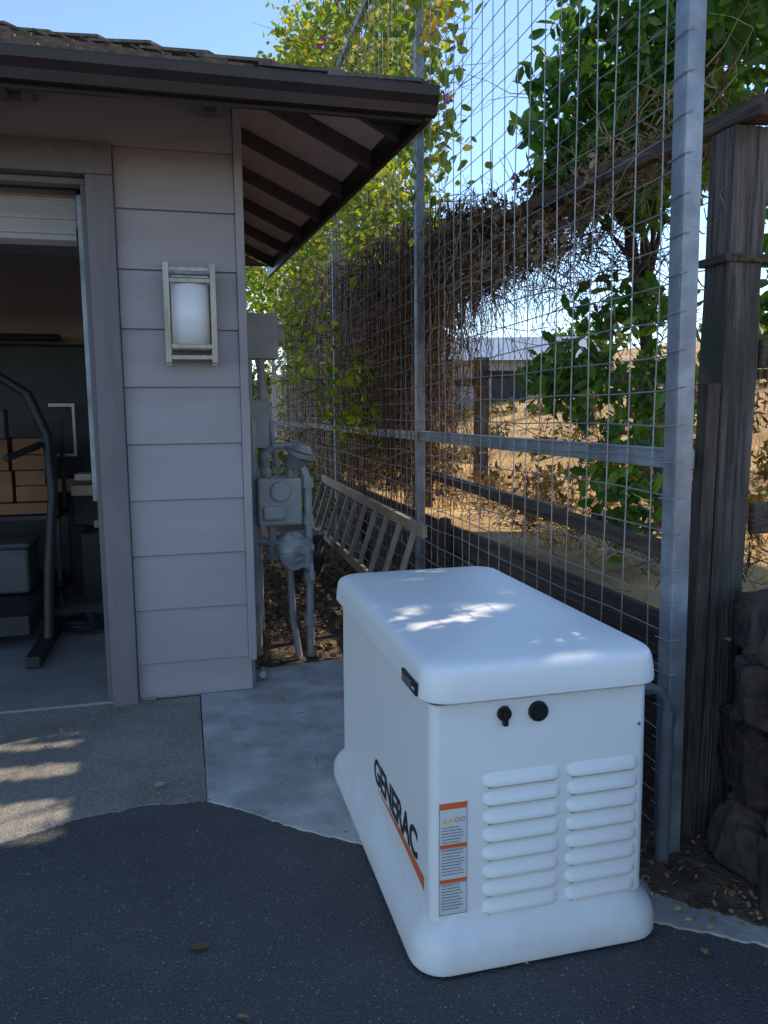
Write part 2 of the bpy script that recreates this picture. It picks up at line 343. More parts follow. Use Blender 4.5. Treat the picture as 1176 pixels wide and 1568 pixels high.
prof=[(0,.006),(0,-.095),(.045,-.095),(.055,-.06),(.075,-.03),(.08,.0),(.08,.008),(.072,.008),(.07,.0)]
n=len(prof); v=[]
for x in (-8,EX+.02): v+=[(x,EY-p,EZ+q) for p,q in prof]
gt.add(v,[(i,(i+1)%n,(i+1)%n+n,i+n) for i in range(n)]+[tuple(range(n)),tuple(range(2*n-1,n-1,-1))])
gt.box((-8,EY,EZ-.11),(EX,EY+.022,EZ-.014))
gt.done('gutter',M['brown'],G)
fs=MB(); fs.beam((EX-.012,EY-.02,EZ-.054),(EX+SK*LE-.012,EY+LE,EZ-.054),.026,.115); fs.done('side_fascia',M['brown'],G)
rf=MB(); HW=P*OV
rf.beam((.32,3.91,EZ+HW-.05),(EX-.04,EY+.04,EZ-.062),.045,.085)
y=4.02
while y<YE:
    x0=sx(.30,y); x1=sx(EX,y)-.03
    rf.beam((x0,y,EZ+P*(EX-.30)-.055),(x1,y,EZ-.052),.042,.085); y+=.56
rf.beam((.68,3.58,EZ+.16-.055),(.985,3.56,EZ-.052),.042,.085)
for k in range(14):
    x=-.35-k*.56; rf.beam((x,3.93,EZ+HW-.055),(x,EY+.03,EZ-.052),.042,.085)
rf.done('rafters',M['rafter'],G,bevel=.003)
bj=MB()
for q in (.2,.37,.55):
    x=.30+q; z=EZ+P*(EX-x)-.014
    bj.beam((x,3.8,z),(x+SK*3.2,7.0,z),.006,.004)
bj.done('board_joints',M['rafter'],G)
bl=MB()
for k in range(6):
    y=4.05+k*.56; bl.box((sx(.28,y),y,2.90),(sx(.31,y),y+.5,3.02))
bl.done('frieze_blocks',M['soffit'],G)
for nm,x in (('soffit_flood_light',-.66),('soffit_flood_light',.16)):
    m=MB(); m.box((x-.07,3.86,2.80),(x+.07,3.925,2.83)); m.path([(x-.04,3.86,2.80),(x-.05,3.82,2.785)],[.018,.026],10); m.path([(x+.04,3.86,2.80),(x+.05,3.82,2.785)],[.018,.026],10)
    m.done(nm,M['trim'],None)
# ---------------------------------------------------------------- wall lantern
LT=empty('wall_lantern'); cx,cz=.040,1.883
m=MB(); m.box((cx-.06,3.905,cz-.17),(cx+.06,3.925,cz+.19)); 
for s in (-1,1):
    m.box((cx+s*.104-.013,3.765,cz-.225),(cx+s*.104+.013,3.775,cz+.225))
    m.box((cx+s*.114-.004,3.775,cz-.20),(cx+s*.114+.004,3.924,cz-.17)); m.box((cx+s*.114-.004,3.775,cz+.17),(cx+s*.114+.004,3.924,cz+.20))
    m.box((cx+s*.104-.012,3.885,cz-.235),(cx+s*.104+.012,3.895,cz+.245))
for z in (-.200,-.150,.147,.197):
    m.box((cx-.112,3.777,cz+z-.010),(cx+.112,3.783,cz+z+.010)); m.box((cx-.112,3.875,cz+z-.010),(cx+.112,3.881,cz+z+.010))
m.box((cx-.085,3.79,cz-.165),(cx+.085,3.91,cz-.15)); m.box((cx-.085,3.79,cz+.16),(cx+.085,3.91,cz+.17))
m.done('frame',M['nickel'],LT,bevel=.0015)
v=[];f=[]; K=14
for z in (cz-.148,cz+.145):
    for k in range(K+1):
        t=math.pi*k/K; v.append((cx-.086*math.cos(t),3.870-.085*math.sin(t)**.5,z))
for k in range(K): f.append((k,k+1,K+2+k,K+1+k))
mk('glass_shade',v+[(cx,3.87,cz-.148),(cx,3.87,cz+.145)],f+[(k+1,k,2*K+2) for k in range(K)]+[(K+1+k,K+2+k,2*K+3) for k in range(K)],M['glass'],LT,smooth=True)
# ---------------------------------------------------------------- generator
GN=empty('standby_generator')
def ring(x0,x1,y0,y1,r,z,n=7):
    pts=[]
    for cx_,cy_,a in ((x1-r,y1-r,0),(x0+r,y1-r,90),(x0+r,y0+r,180),(x1-r,y0+r,270)):
        for k in range(n):
            t=math.radians(a+90*k/(n-1)); pts.append((cx_+r*math.cos(t),cy_+r*math.sin(t),z))
    return pts
def loft(name,rings,mat,capb=False,capt=True,zf=None):
    v=[];f=[];n=len(rings[0])
    for R_ in rings: v+=R_
    for i in range(len(rings)-1):
        for k in range(n):
            k2=(k+1)%n; f.append((i*n+k,i*n+k2,(i+1)*n+k2,(i+1)*n+k))
    if capt: f.append(tuple((len(rings)-1)*n+k for k in range(n)))
    if capb: f.append(tuple(range(n-1,-1,-1)))
    return mk(name,v,f,mat,GN,smooth=True,wn=True)
X0,X1,Y0,Y1=.505,1.205,1.70,2.935
def rr(ins,z,r): return ring(X0+ins,X1-ins,Y0+ins,Y1-ins,max(r-ins*.6,.02),z)
loft('base',[rr(.006,.010,.085),rr(0,.018,.09),rr(0,.040,.09),rr(.002,.062,.09),rr(.007,.080,.09),rr(.016,.096,.09),rr(.028,.109,.09),rr(.038,.121,.09),rr(.043,.132,.09),rr(.045,.142,.09),rr(.056,.144,.09)],M['basewhite'])
B0,B1,C0,C1=.552,1.158,1.748,2.888
def br(ins,z,r=.028): return ring(B0+ins,B1-ins,C0+ins,C1-ins,r,z)
loft('body',[br(-.001,.13),br(0,.15),br(0,.45),br(.002,.700),br(.006,.704)],M['white'])
loft('seam',[br(.006,.69),br(.006,.735)],M['darkgap'])
def lr(ins,z,r=.078): return ring(.526+ins,1.184-ins,1.716+ins,2.92-ins,max(r-ins*.3,.02),z)
rings=[lr(.012,.716),lr(.002,.717),lr(0,.721),lr(.002,.750),lr(.006,.780),lr(.010,.792),lr(.017,.800),lr(.027,.8055),lr(.040,.809),lr(.06,.812),lr(.10,.816),lr(.16,.820,.07),lr(.22,.823,.06),lr(.29,.825,.05)]
loft('lid',rings,M['white'])
lv=MB()
sec=[(0,.021),(-.006,.013),(-.0125,.000),(-.0155,-.009),(-.0145,-.0135),(-.008,-.0155),(0,-.017)]
for (xa,xb) in ((.690,.902),(.922,1.128)):
    for r in range(8):
        zc=.495-r*.0490
        st=[(0,.05),(.004,.45),(.012,.8),(.024,1.0)]
        st=st+[(xb-xa-a,b) for a,b in st[::-1]]
        v=[];f=[];n=len(sec)
        for a,b in st:
            for (yy,zz) in sec: v.append((xa+a,C0+yy*b+.001,zc+zz*(.6+.4*b)))
        for i in range(len(st)-1):
            for k in range(n-1): f.append((i*n+k,i*n+k+1,(i+1)*n+k+1,(i+1)*n+k))
        lv.add(v,f)
lv.done('louvres',M['white'],GN,smooth=True)
ls=MB()  # grey strips stand in for the shade under each louvre hood
for (xa,xb) in ((.690,.902),(.922,1.128)):
    for r in range(8):
        zc=.495-r*.0490; ls.box((xa+.014,C0-.005,zc-.0195),(xb-.014,C0+.001,zc-.0165))
ls.done('louvre_shade_strips',M['shadowgap'],GN,bevel=0)
pl=MB()
pl.path([(.838,C0+.002,.665),(.838,C0-.008,.665)],[.027,.025],24); pl.path([(.838,C0-.008,.665),(.838,C0-.012,.665)],[.016,.015],20)
pl.path([(.745,C0+.002,.668),(.745,C0-.008,.668)],[.019,.018],20); pl.box((.739,C0-.016,.640),(.751,C0-.004,.690)); 
pl.done('access_plugs',M['black'],GN,smooth=False)
gr=MB(); gr.path([(1.128,C0+.001,.60),(1.128,C0-.003,.60)],.004,10); gr.done('screw',M['silver'],GN)
lb=MB(); lb.box((.574,C0-.0015,.148),(.648,C0+.001,.452)); lb.done('warning_label',M['label'],GN,bevel=0)
ob=MB()
for z0,z1 in ((.434,.450),(.330,.340),(.236,.246)): ob.box((.576,C0-.0025,z0),(.646,C0-.0005,z1))
ob.done('label_bars',M['orange'],GN,bevel=0)
pr=MB()
zs=[.384,.376,.368,.360,.352,.344]+[.322,.314,.306,.298,.290,.282,.274,.266,.258]+[.228,.220,.212,.204,.196,.188,.180,.172,.164]
for z in zs: pr.box((.580,C0-.0023,z),(.580+random.uniform(.045,.061),C0-.0005,z+.0028))
for z0,z1 in ((.149,.151),(.3265,.3275),(.233,.234)): pr.box((.576,C0-.0024,z0),(.646,C0-.0005,z1))
pr.box((.574,C0-.0022,.148),(.5752,C0-.0004,.452)); pr.box((.6468,C0-.0022,.148),(.648,C0-.0004,.452))
pr.done('label_print',M['print'],GN,bevel=0)
tri=MB()
for cx_ in (.588,.603): tri.add([(cx_-.007,C0-.0026,.398),(cx_+.007,C0-.0026,.398),(cx_,C0-.0026,.412)],[(0,1,2)])
tri.done('label_symbols',M['yellow'],GN,bevel=0)
cr=MB()
for cx_ in (.620,.636):
    for k in range(16):
        a=2*math.pi*k/16;b=2*math.pi*(k+1)/16
        cr.add([(cx_+.0065*math.cos(t)*q,C0-.0026,.405+.0065*math.sin(t)*q) for t,q in ((a,1),(b,1),(b,.72),(a,.72))],[(0,1,2,3)])
cr.done('label_prohibit',M['orange'],GN,bevel=0)
tx=D.curves.new('lettering','FONT'); tx.body='GENERAC'; tx.size=.112; tx.extrude=.0006; tx.offset=.003; tx.space_character=.97
to=D.objects.new('lettering',tx); link(to,GN); tx.materials.append(M['black'])
to.matrix_world=Matrix(((0,0,-1,B0-.0012),(-1,0,0,2.355),(0,1,0,.236),(0,0,0,1)))
sw=MB(); up=[];lo_=[]
for k in range(13):
    t=k/12; y=2.31-t*.505; up.append((B0-.0012,y,.218+.008*math.sin(t*3.1)+.004*t)); lo_.append((B0-.0012,y,.218+.008*math.sin(t*3.1)+.004*t-.002-.034*t))
n=13; sw.add(up+lo_,[(k,k+1,n+k+1,n+k) for k in range(12)]); sw.done('swoosh',M['orange'],GN,bevel=0)
bd=MB(); bd.box((.5215,1.775,.724),(.528,1.905,.758)); bd.done('badge_frame',M['black'],GN,bevel=.002)
bd=MB(); bd.box((.5203,1.815,.730),(.5214,1.897,.752)); bd.done('badge_plate',M['silver'],GN,bevel=0)
bd=MB(); bd.box((.5203,1.785,.737),(.5214,1.806,.742)); bd.done('badge_mark',M['label'],GN,bevel=0)
# ---------------------------------------------------------------- wire fence
WF=empty('wire_fence'); FX=1.48
post=MB()
def shx(z): return -.010*z
for (xa,xb,ya,yb) in ((-.052,.004,2.045,2.053),(-.052,-.046,2.053,2.11),(-.002,.004,2.053,2.11)):
    z0,z1=-.01,4.7
    v=[(FX+x+shx(z),y,z) for z in (z0,z1) for x,y in ((xa,ya),(xb,ya),(xb,yb),(xa,yb))]
    post.add(v,[(0,3,2,1),(4,5,6,7),(0,1,5,4),(1,2,6,5),(2,3,7,6),(3,0,4,7)])
post.done('end_post',M['galv'],WF,bevel=.002)
post=MB()
for y in (5.0,7.95,10.9,13.8): post.box((FX-.0,y-.03,0),(FX+.055,y+.03,4.7))
post.done('line_posts',M['galv'],WF,bevel=.003)
r=MB(); r.box((FX+.006,2.115,1.235),(FX+.05,4.965,1.295)); r.box((FX+.006,5.035,1.235),(FX+.05,13.8,1.295)); r.box((FX-.006,2.115,1.292),(FX+.05,4.965,1.298));r.box((FX+.006,2.13,4.60),(FX+.05,13.8,4.65)); r.done('rails',M['galv'],WF,bevel=.003)
ys=np.arange(2.12,14,.14); K=9
p=np.zeros((len(ys),K,3)); p[:,:,0]=FX-.01+rng.normal(0,.004,(len(ys),K)); p[:,:,1]=ys[:,None]+rng.normal(0,.006,(len(ys),K)); p[:,:,2]=np.linspace(.03,4.65,K)[None,:]
a=tubes(p,.0025,sides=4)
zs=np.arange(.05,4.66,.11); K=30
p=np.zeros((len(zs),K,3)); p[:,:,0]=FX-.014+rng.normal(0,.004,(len(zs),K)); p[:,:,1]=np.linspace(2.06,14,K)[None,:]; p[:,:,2]=zs[:,None]+rng.normal(0,.006,(len(zs),K))
b=tubes(p,.0025,sides=4)
p=np.zeros((len(zs),3,3)); 
for i,z in enumerate(zs): p[i]=[(FX-.057+shx(z),2.12,z),(FX-.057+shx(z),2.045,z+.004),(FX-.035+shx(z),2.038,z+.008)]
c=tubes(p,.0024,sides=4)
v,f=cat([a,b,c]); join(v,f,'mesh_wires',M['wire'],WF)
m=MB(); m.path([(1.40,2.02,.0),(1.40,2.02,.50)],.022,16); m.path([(1.40,2.02,.50),(1.392,2.02,.54),(1.37,2.022,.57),(1.33,2.03,.582),(1.17,2.05,.585)],[.016]*5,14)
m.path([(1.40,2.02,.455),(1.40,2.02,.51)],.026,6); m.path([(1.34,2.027,.581),(1.30,2.032,.583)],.023,6)
m.done('conduit_pipe',M['conduit'],None,smooth=False)
# ---------------------------------------------------------------- retaining boards, stone wall, wooden fence
RT=.70
m=MB()
for k in range(4):
    for q in range(5):
        y=2.2+q*2.45; m.box((1.63+random.uniform(0,.012),y,.0+k*.175),(1.67,y+2.44,.168+k*.175))
for q in range(6): m.box((1.575,2.25+q*2.45,0),(1.628,2.34+q*2.45,.74))
m.done('retaining_wall',M['woodh'],None,bevel=.006)
bm=bmesh.new(); bmesh.ops.create_icosphere(bm,subdivisions=4,radius=1); IV=[v.co.copy() for v in bm.verts]; IF=[tuple(v.index for v in f.verts) for f in bm.faces]; bm.free()
def rock(m,c,s,seed,amp=.26):
    o=Vector((seed*3.1,seed*1.7,seed)); c=Vector(c); vs=[]
    rot=Matrix.Rotation(math.sin(seed*1.3)*.35,3,'Z')@Matrix.Rotation(math.sin(seed)*.25,3,'X')
    for p in IV:
        q=Vector([math.copysign(abs(t)**.35,t) for t in p])*.78
        q*=1+amp*mnoise.noise(p*1.3+o)+.12*mnoise.noise(p*4+o)+.07*mnoise.noise(p*10+o)+.04*mnoise.noise(p*24+o)
        vs.append(c+rot@Vector((q.x*s[0],q.y*s[1],q.z*s[2])))
    m.add(vs,IF)
m=MB(); sd_=1
for kz,(z,hh) in enumerate(((.10,.14),(.34,.15),(.57,.13),(.77,.11))):
    for ky,(y,xo) in enumerate(((1.92,1.72),(1.66,1.67),(1.40,1.63),(1.14,1.62))):
        for x in (xo+(kz%2)*.04,xo+.27,xo+.52):
            rock(m,(x+random.uniform(-.02,.02),y+(kz%2)*.05+random.uniform(-.02,.02),z+random.uniform(-.015,.015)),(random.uniform(.15,.19),random.uniform(.14,.17),hh*random.uniform(.95,1.15)),sd_); sd_+=1
m.box((1.68,.98,0),(2.4,2.0,.78))
m.done('stone_wall',M['stone'],None,smooth=True)
WD=empty('wooden_fence')
def rough_post(m,x,y,z0,z1,w,seed,lean=0):
    K=26; v=[];f=[]
    loop=[(-1,-1),(-.6,-1.03),(-.2,-.95),(.3,-1.02),(.7,-.97),(1,-1),(1.03,-.3),(.98,.35),(1,1),(.3,1),(-.35,1),(-1,1),(-1.02,.3),(-.98,-.35)]
    n=len(loop)
    for i in range(K):
        z=z0+(z1-z0)*i/(K-1)
        for k,(a,b) in enumerate(loop):
            q=1+.10*mnoise.noise(Vector((a*2+seed,b*2,z*1.6)))+.07*mnoise.noise(Vector((a*7+seed,b*7,z*3)))
            v.append((x+a*w/2*q+lean*(z-z0),y+b*w/2*q,z))
    for i in range(K-1):
        for k in range(n): f.append((i*n+k,i*n+(k+1)%n,(i+1)*n+(k+1)%n,(i+1)*n+k))
    f.append(tuple((K-1)*n+k for k in range(n))); m.add(v,f)
m=MB(); rough_post(m,1.67,2.19,0,2.27,.12,1,lean=.012); rough_post(m,1.80,5.9,.5,2.62,.13,9); rough_post(m,1.85,8.3,.5,2.8,.13,13); rough_post(m,1.9,10.8,.5,2.9,.13,15)
m.done('posts',M['wood'],WD)
m=MB(); rough_post(m,1.560,2.13,0,1.50,.045,5,lean=.015); m.done('dark_post',M['bark'],WD)
m=MB(); m.beam((1.68,2.05,2.30),(1.80,5.9,2.62),.055,.055); m.beam((1.80,5.9,2.62),(1.9,12,3.0),.08,.09)
m.beam((1.68,2.12,2.31),(2.6,2.0,2.31),.06,.07)
m.beam((1.70,2.28,.90),(1.79,5.9,.96),.035,.07); m.beam((1.79,5.9,.96),(1.85,11,1.0),.035,.07)
m.box((1.61,2.12,1.87),(1.79,2.26,1.895)); m.box((1.76,2.12,1.55),(2.3,2.15,1.64)); m.box((1.76,2.12,1.02),(2.3,2.15,1.12))
m.done('rails',M['woodh'],WD,bevel=.006)
FF=empty('field_fence'); m=MB()
for i,(x,y,zt) in enumerate(((2.95,7.6,1.97),(4.0,6.3,1.86),(5.2,4.9,1.9),(2.0,9.0,2.0))): rough_post(m,x,y,.6,zt,.12,20+i)
m.beam((2.0,9.0,1.75),(2.95,7.6,1.72),.04,.08); m.beam((2.95,7.6,1.80),(4.0,6.3,1.72),.04,.08); m.beam((4.0,6.3,1.72),(5.2,4.9,1.70),.04,.08)
m.done('posts_and_rails',M['wood'],FF)
# ---------------------------------------------------------------- terrain beyond
def th(x,y):
    d=x-1.67; z=RT-.02+ (0 if d<2.0 else .2*(min(d,26)-2.0)) - (0 if d<30 else .05*(d-30))
    z+= .05*mnoise.noise(Vector((x*.8,y*.8,0)))*min(1,max(0,d*2)) + .5*mnoise.noise(Vector((x*.08,y*.08,3)))*min(1,max(0,(d-3)/10))
    return z
xs=[1.67+ (i/59)**2.2*140 for i in range(60)]
ysn=[-40,-25,-15,-9,-6,-4]+[-3+.35*i for i in range(60)]+[18.5,20,23,27,32,40,50,65,85,110,150]
v=[(x,y,th(x,y)) for x in xs for y in ysn]; ny=len(ysn)
f=[(i*ny+k,(i+1)*ny+k,(i+1)*ny+k+1,i*ny+k+1) for i in range(59) for k in range(ny-1)]
mk('hillside_terrain',v,f,M['dirtgrass'],smooth=True)
N=34000; x=1.72+rng.uniform(0,1,N)**1.9*20; y=rng.uniform(1.5,26,N); c=np.stack([x,y,np.zeros(N)],1)
pn=np.array([mnoise.noise(Vector((a*.9,b*.9,5))) for a,b in zip(x,y)]); c=c[pn>-.2]
c[:,2]=[th(a,b)-.01 for a,b in zip(c[:,0],c[:,1])]
v1,f1=blades(c,.18,.005,lean=.55); join(v1,f1,'dry_grass',M['straw'])
parts=[]
for i in range(90):
    az=math.radians(random.uniform(12,42)); dd=random.uniform(4,26); x=dd*math.sin(az)+.8; y=dd*math.cos(az)
    if x<2.2: continue
    g=th(x,y); s_=random.uniform(.12,.36)
    parts.append(leaves(blob((x,y,g+s_*.4),(s_*1.3,s_*1.3,s_*.55),13,9,.05+.1*s_),.07+.004*dd,.3))
v,f=cat(parts); join(v,f,'dry_brush',M['brush'])
# farm shed on the slope
SHD=empty('farm_shed'); yw=math.radians(-15); Rz=Matrix.Rotation(yw,3,'Z')
def shed(m_,vs,fs): m_.add([Rz@Vector(p)+Vector((9.2,22.0,1.45)) for p in vs],fs)
m=MB(); shed(m,[(-2.4,-1.5,-.4),(2.4,-1.5,-.4),(2.4,1.5,-.4),(-2.4,1.5,-.4),(-2.4,-1.5,1.45),(2.4,-1.5,1.45),(2.4,1.5,1.45),(-2.4,1.5,1.45),(-2.4,0,2.1),(2.4,0,2.1)],[(0,1,5,4),(1,2,6,9,5),(2,3,7,6),(3,0,4,8,7)]); m.done('walls',M['shedwall'],SHD)
m=MB(); shed(m,[(-2.6,-1.8,1.38),(2.6,-1.8,1.38),(2.6,0,2.16),(-2.6,0,2.16),(2.6,1.8,1.38),(-2.6,1.8,1.38)],[(0,1,2,3),(3,2,4,5)]); m.done('roof',M['shedroof'],SHD)
m=MB(); shed(m,[(-.5,-1.52,.0),(.5,-1.52,.0),(.5,-1.52,1.1),(-.5,-1.52,1.1),(1.2,-1.52,.6),(1.8,-1.52,.6),(1.8,-1.52,1.1),(1.2,-1.52,1.1)],[(0,1,2,3),(4,5,6,7)]); m.done('openings',M['dkgrey'],SHD)
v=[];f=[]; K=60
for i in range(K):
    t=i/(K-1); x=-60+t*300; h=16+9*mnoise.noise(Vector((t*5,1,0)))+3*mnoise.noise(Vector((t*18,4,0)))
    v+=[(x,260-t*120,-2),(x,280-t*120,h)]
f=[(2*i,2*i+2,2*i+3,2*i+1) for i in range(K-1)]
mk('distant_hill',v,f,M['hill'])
parts=[]
for i in range(40):
    az=math.radians(random.uniform(-4,60)); dd=random.uniform(30,60); x=dd*math.sin(az); y=dd*math.cos(az)
    if x<3: continue
    g=th(x,y); hgt=random.uniform(.9,2.2)
    parts.append(leaves(blob((x,y,g+hgt*.5),(random.uniform(1.2,2.4),1.6,hgt*.6),22,8,.25),.4,.6))
v,f=cat(parts); join(v,f,'distant_trees',M['hedge'])
# ---------------------------------------------------------------- vegetation
ST=empty('shade_tree')
N=14000; g=np.stack([rng.uniform(-1.75,1.95,N),rng.uniform(-.3,4.3,N)],1); z=rng.uniform(4.5,6.6,N)
c=np.stack([g[:,0]+S[0]*z/S[2],g[:,1]+S[1]*z/S[2],z],1)
c=keep(c,.055); v,f=leaves(c,.16,.55,jit=.25); join(v,f,'crown',M['oak'],ST)
m=MB(); m.path([(6.4,2.6,.8),(6.3,2.6,2.2),(6.0,2.8,3.6),(5.6,3.0,4.8)],[.26,.2,.16,.1],12)
for q in ((4.0,1.6,5.2),(4.4,4.4,5.6),(5.8,4.6,5.8),(6.6,1.6,5.6),(3.6,3.0,5.1),(7.0,3.2,6)):
    a=Vector((6.0,2.8,3.6)); b=Vector(q); m.path([a,a.lerp(b,.5)+Vector((0,0,.25)),b],[.1,.06,.02],8)
m.done('trunk',M['bark'],ST)
CT=empty('citrus_tree')
bl_=[((2.10,3.84,2.90),(.36,.38,.38),130),((2.45,4.15,3.25),(.45,.45,.42),140),((1.98,3.83,2.62),(.22,.25,.22),50),((2.40,3.7,2.78),(.42,.3,.38),110),((2.3,3.3,3.1),(.3,.3,.3),60),((2.2,3.75,3.5),(.35,.35,.3),60),((2.6,3.9,3.6),(.4,.4,.3),60),((2.15,3.45,2.6),(.22,.2,.25),45),
     ((2.0,3.95,1.66),(.2,.3,.2),26),((2.35,3.8,1.50),(.35,.3,.24),24),((2.3,3.75,1.95),(.3,.2,.10),12),((2.05,3.4,.98),(.2,.2,.16),14),((2.1,3.5,1.2),(.16,.2,.16),8),
     ((2.15,2.5,2.85),(.28,.3,.4),50),((2.05,2.35,1.95),(.08,.15,.35),16),((2.0,2.3,3.3),(.4,.4,.3),44),((2.9,4.3,3.3),(.4,.5,.6),40)]
parts=[];
for c0,r0,n0 in bl_:
    parts.append(leaves(keep(blob(c0,r0,n0,12,.06),-.012),.10,.44,dirs=np.array([[0,-.1,-.25]]),fold=.3))
v,f=cat(parts); join(v,f,'crown',M['citrus'],CT)
m=MB(); m.path([(2.75,4.1,.7),(2.72,4.08,1.1),(2.66,4.1,1.5),(2.55,4.05,2.0),(2.44,4.02,2.3),(2.4,4.0,2.6),(2.35,4.0,2.9)],[.045,.042,.04,.035,.03,.024,.015],10)
for c0,r0,n0 in bl_[:12]:
    a=Vector((2.55,4.05,2.0)) if c0[2]>1.9 else Vector((2.7,4.1,1.35)); b=Vector(c0); m.path([a,a.lerp(b,.3)+Vector((.03,0,.08)),a.lerp(b,.65)+Vector((-.02,0,.05)),b],[.018,.013,.009,.005],7)
m.done('trunk',M['bark'],CT)
def twigs(lo,hi,N,L,K=5,r=.004,wig=.35,down=0):
    s=rng.uniform(lo,hi,(N,3)); p=np.zeros((N,K,3)); p[:,0]=s; d=unit(rng.normal(size=(N,3))+np.array([0,0,-down])); l=L*rng.uniform(.4,1.3,N)/(K-1)
    for k in range(1,K):
        p[:,k]=p[:,k-1]+d*l[:,None]; d=unit(d+rng.normal(size=(N,3))*wig+np.array([0,0,-down*.3]))
    return tubes(p,r*rng.uniform(.6,1.5,N),r*.4,filt=True)
v,f=cat([twigs((1.9,3.3,2.0),(2.5,4.3,2.5),260,.42,K=6,wig=.45,r=.0036),twigs((1.9,3.4,1.1),(2.7,4.3,2.1),150,.45,K=6,r=.003,wig=.45),twigs((2.3,4,2.6),(3.0,5,3.6),80,.7)])
join(v,f,'twigs',M['greytwig'],CT)
DV=empty('dried_vine')
def strands(N,y0,y1,ztop,zbot,xr=(1.52,1.86),r=.0042,K=11,sd=1.0):
    y=rng.uniform(y0,y1,N); x=rng.uniform(*xr,N); p=np.zeros((N,K,3)); zt=ztop(y)+rng.normal(0,.10,N); zb=zbot(y)+rng.normal(0,.22,N); zb=np.minimum(zb,zt-.15)
    p[:,0]=np.stack([x,y,zt],1)
    dx=np.zeros((N,3))
    for k in range(1,K):
        dx=dx*.55+rng.normal(size=(N,3))*np.array([.02,.045,.01])*sd; p[:,k]=p[:,k-1]+dx; p[:,k,2]=zt+(zb-zt)*k/(K-1)+rng.normal(0,.02,N)
    p[:,:,0]=np.clip(p[:,:,0],FX+.005,2.0)
    return tubes(p,r*rng.uniform(.5,1.5,N),r*.4,filt=True)
ztop=lambda y:2.45+(y-2.8)*.085
parts=[strands(620,5.3,7.8,ztop,lambda y:.85+0*y,r=.0045),strands(520,7.5,12.5,ztop,lambda y:.5+0*y,r=.008),strands(120,4.8,5.5,ztop,lambda y:1.5+0*y,r=.004),
       strands(560,3.5,5.3,lambda y:ztop(y)-.05,lambda y:2.22-.16*(y-3.5),xr=(1.62,1.9),r=.0034),strands(120,2.5,5.0,ztop,lambda y:ztop(y)-.28,xr=(1.68,1.86),r=.003),
       twigs((1.52,5.2,1.0),(1.86,8.0,2.85),1900,.42,K=6,r=.0042,wig=.5,down=.15),twigs((1.52,8.0,.6),(1.9,12.5,3.1),1000,.6,K=6,r=.007,wig=.5,down=.15),
       twigs((1.64,3.5,2.12),(1.88,5.2,2.60),700,.3,K=6,r=.0032,wig=.5,down=.2),twigs((1.66,2.3,2.27),(1.82,5.2,2.58),420,.28,r=.003,wig=.5),
       twigs((1.55,4.8,1.1),(1.9,5.4,2.2),120,.35,K=6,r=.003,wig=.5),
       twigs((1.7,2.3,.70),(2.3,5.5,.92),380,.32,r=.003,wig=.5)]
v,f=cat(parts); join(v,f,'strands',M['dead'],DV)
c=np.stack([rng.uniform(1.50,1.86,15000),rng.uniform(5.15,12,15000),rng.uniform(0,1,15000)],1); c[:,2]=.8+c[:,2]*(ztop(c[:,1])-.75)
c2=np.stack([rng.uniform(1.62,1.86,1900),rng.uniform(3.5,5.3,1900),rng.uniform(2.15,2.62,1900)],1)
c3=np.stack([rng.uniform(1.66,1.84,500),rng.uniform(2.5,5.3,500),np.zeros(500)],1); c3[:,2]=2.29+(c3[:,1]-2.05)*.083+rng.normal(.02,.04,500)
v,f=leaves(keep(np.concatenate([c,c2,c3]),.0),.045,.6); join(v,f,'dry_leaves',M['dead'],DV)
FV=empty('flowering_vine')
bs=[((1.75,8.4,5.0),(.45,1.2,.95),130),((1.50,9.6,5.3),(.38,1.0,.8),105),((1.78,6.7,4.5),(.28,.7,.7),70),((1.67,7.3,3.7),(.22,.9,.7),100),((1.62,9.0,3.7),(.3,1.4,.9),150),((1.6,10.2,3.0),(.3,1.4,.9),110),
    ((1.42,12.6,3.4),(.5,1.4,1.0),140),((1.0,13.5,3.3),(.7,1.0,1.2),90),((1.62,6.2,2.95),(.18,.9,.3),34),((1.6,5.1,3.3),(.07,.12,.8),20),((1.60,5.0,4.3),(.12,.18,.5),20),((1.55,9.5,2.2),(.12,2.0,.6),44),((1.5,6.8,1.5),(.05,1.4,.5),26)]
parts=[leaves(keep(blob(c0,r0,n0,15,.13)),.085,.6,fold=.2) for c0,r0,n0 in bs]
v,f=cat(parts); join(v,f,'foliage',M['vineleaf'],FV)
v,f=cat([twigs((1.5,4.9,2.6),(1.75,5.3,4.7),80,.5,r=.003),twigs((1.4,6,2.6),(1.9,10,5.6),360,.8,r=.005)])
join(v,f,'stems',M['dead'],FV)
v,f=cat([leaves(blob((1.42,7.9,4.95),(.06,.1,.08),2,9,.03),.05,.8),leaves(blob((1.50,4.4,3.18),(.02,.04,.03),1,6,.02),.04,.8)]); join(v,f,'blossoms',M['flower'],FV)
v,f=leaves(blob((1.55,4.75,3.75),(.05,.15,.3),7,4,.04),.06,.6); join(v,f,'yellow_leaves',M['flowery'],FV)
v,f=cat([leaves(blob((.5,15.5,1.4),(2.0,.8,1.6),260,13,.22),.16,.6),leaves(blob((1.45,10.5,.5),(.2,3,.5),60,12,.15),.08,.6)]); join(v,f,'hedge',M['hedge'])
N=1500; c=np.stack([rng.uniform(.35,1.6,N),rng.uniform(4.3,9,N),rng.uniform(.008,.03,N)],1); v1,f1=leaves(c,.05,.6,fold=.1)
c=np.array([(-.02,1.98,.012),(.075,1.70,.008),(.02,2.78,.03),(-.15,2.95,.02),(1.26,1.62,.012),(1.5,1.75,.02),(-.6,3.6,.02),(-.75,2.3,.012),(.46,3.0,.02)])
N=90; c2=np.stack([rng.uniform(-1.6,1.5,N),rng.uniform(.8,3.8,N),np.full(N,.02)],1)
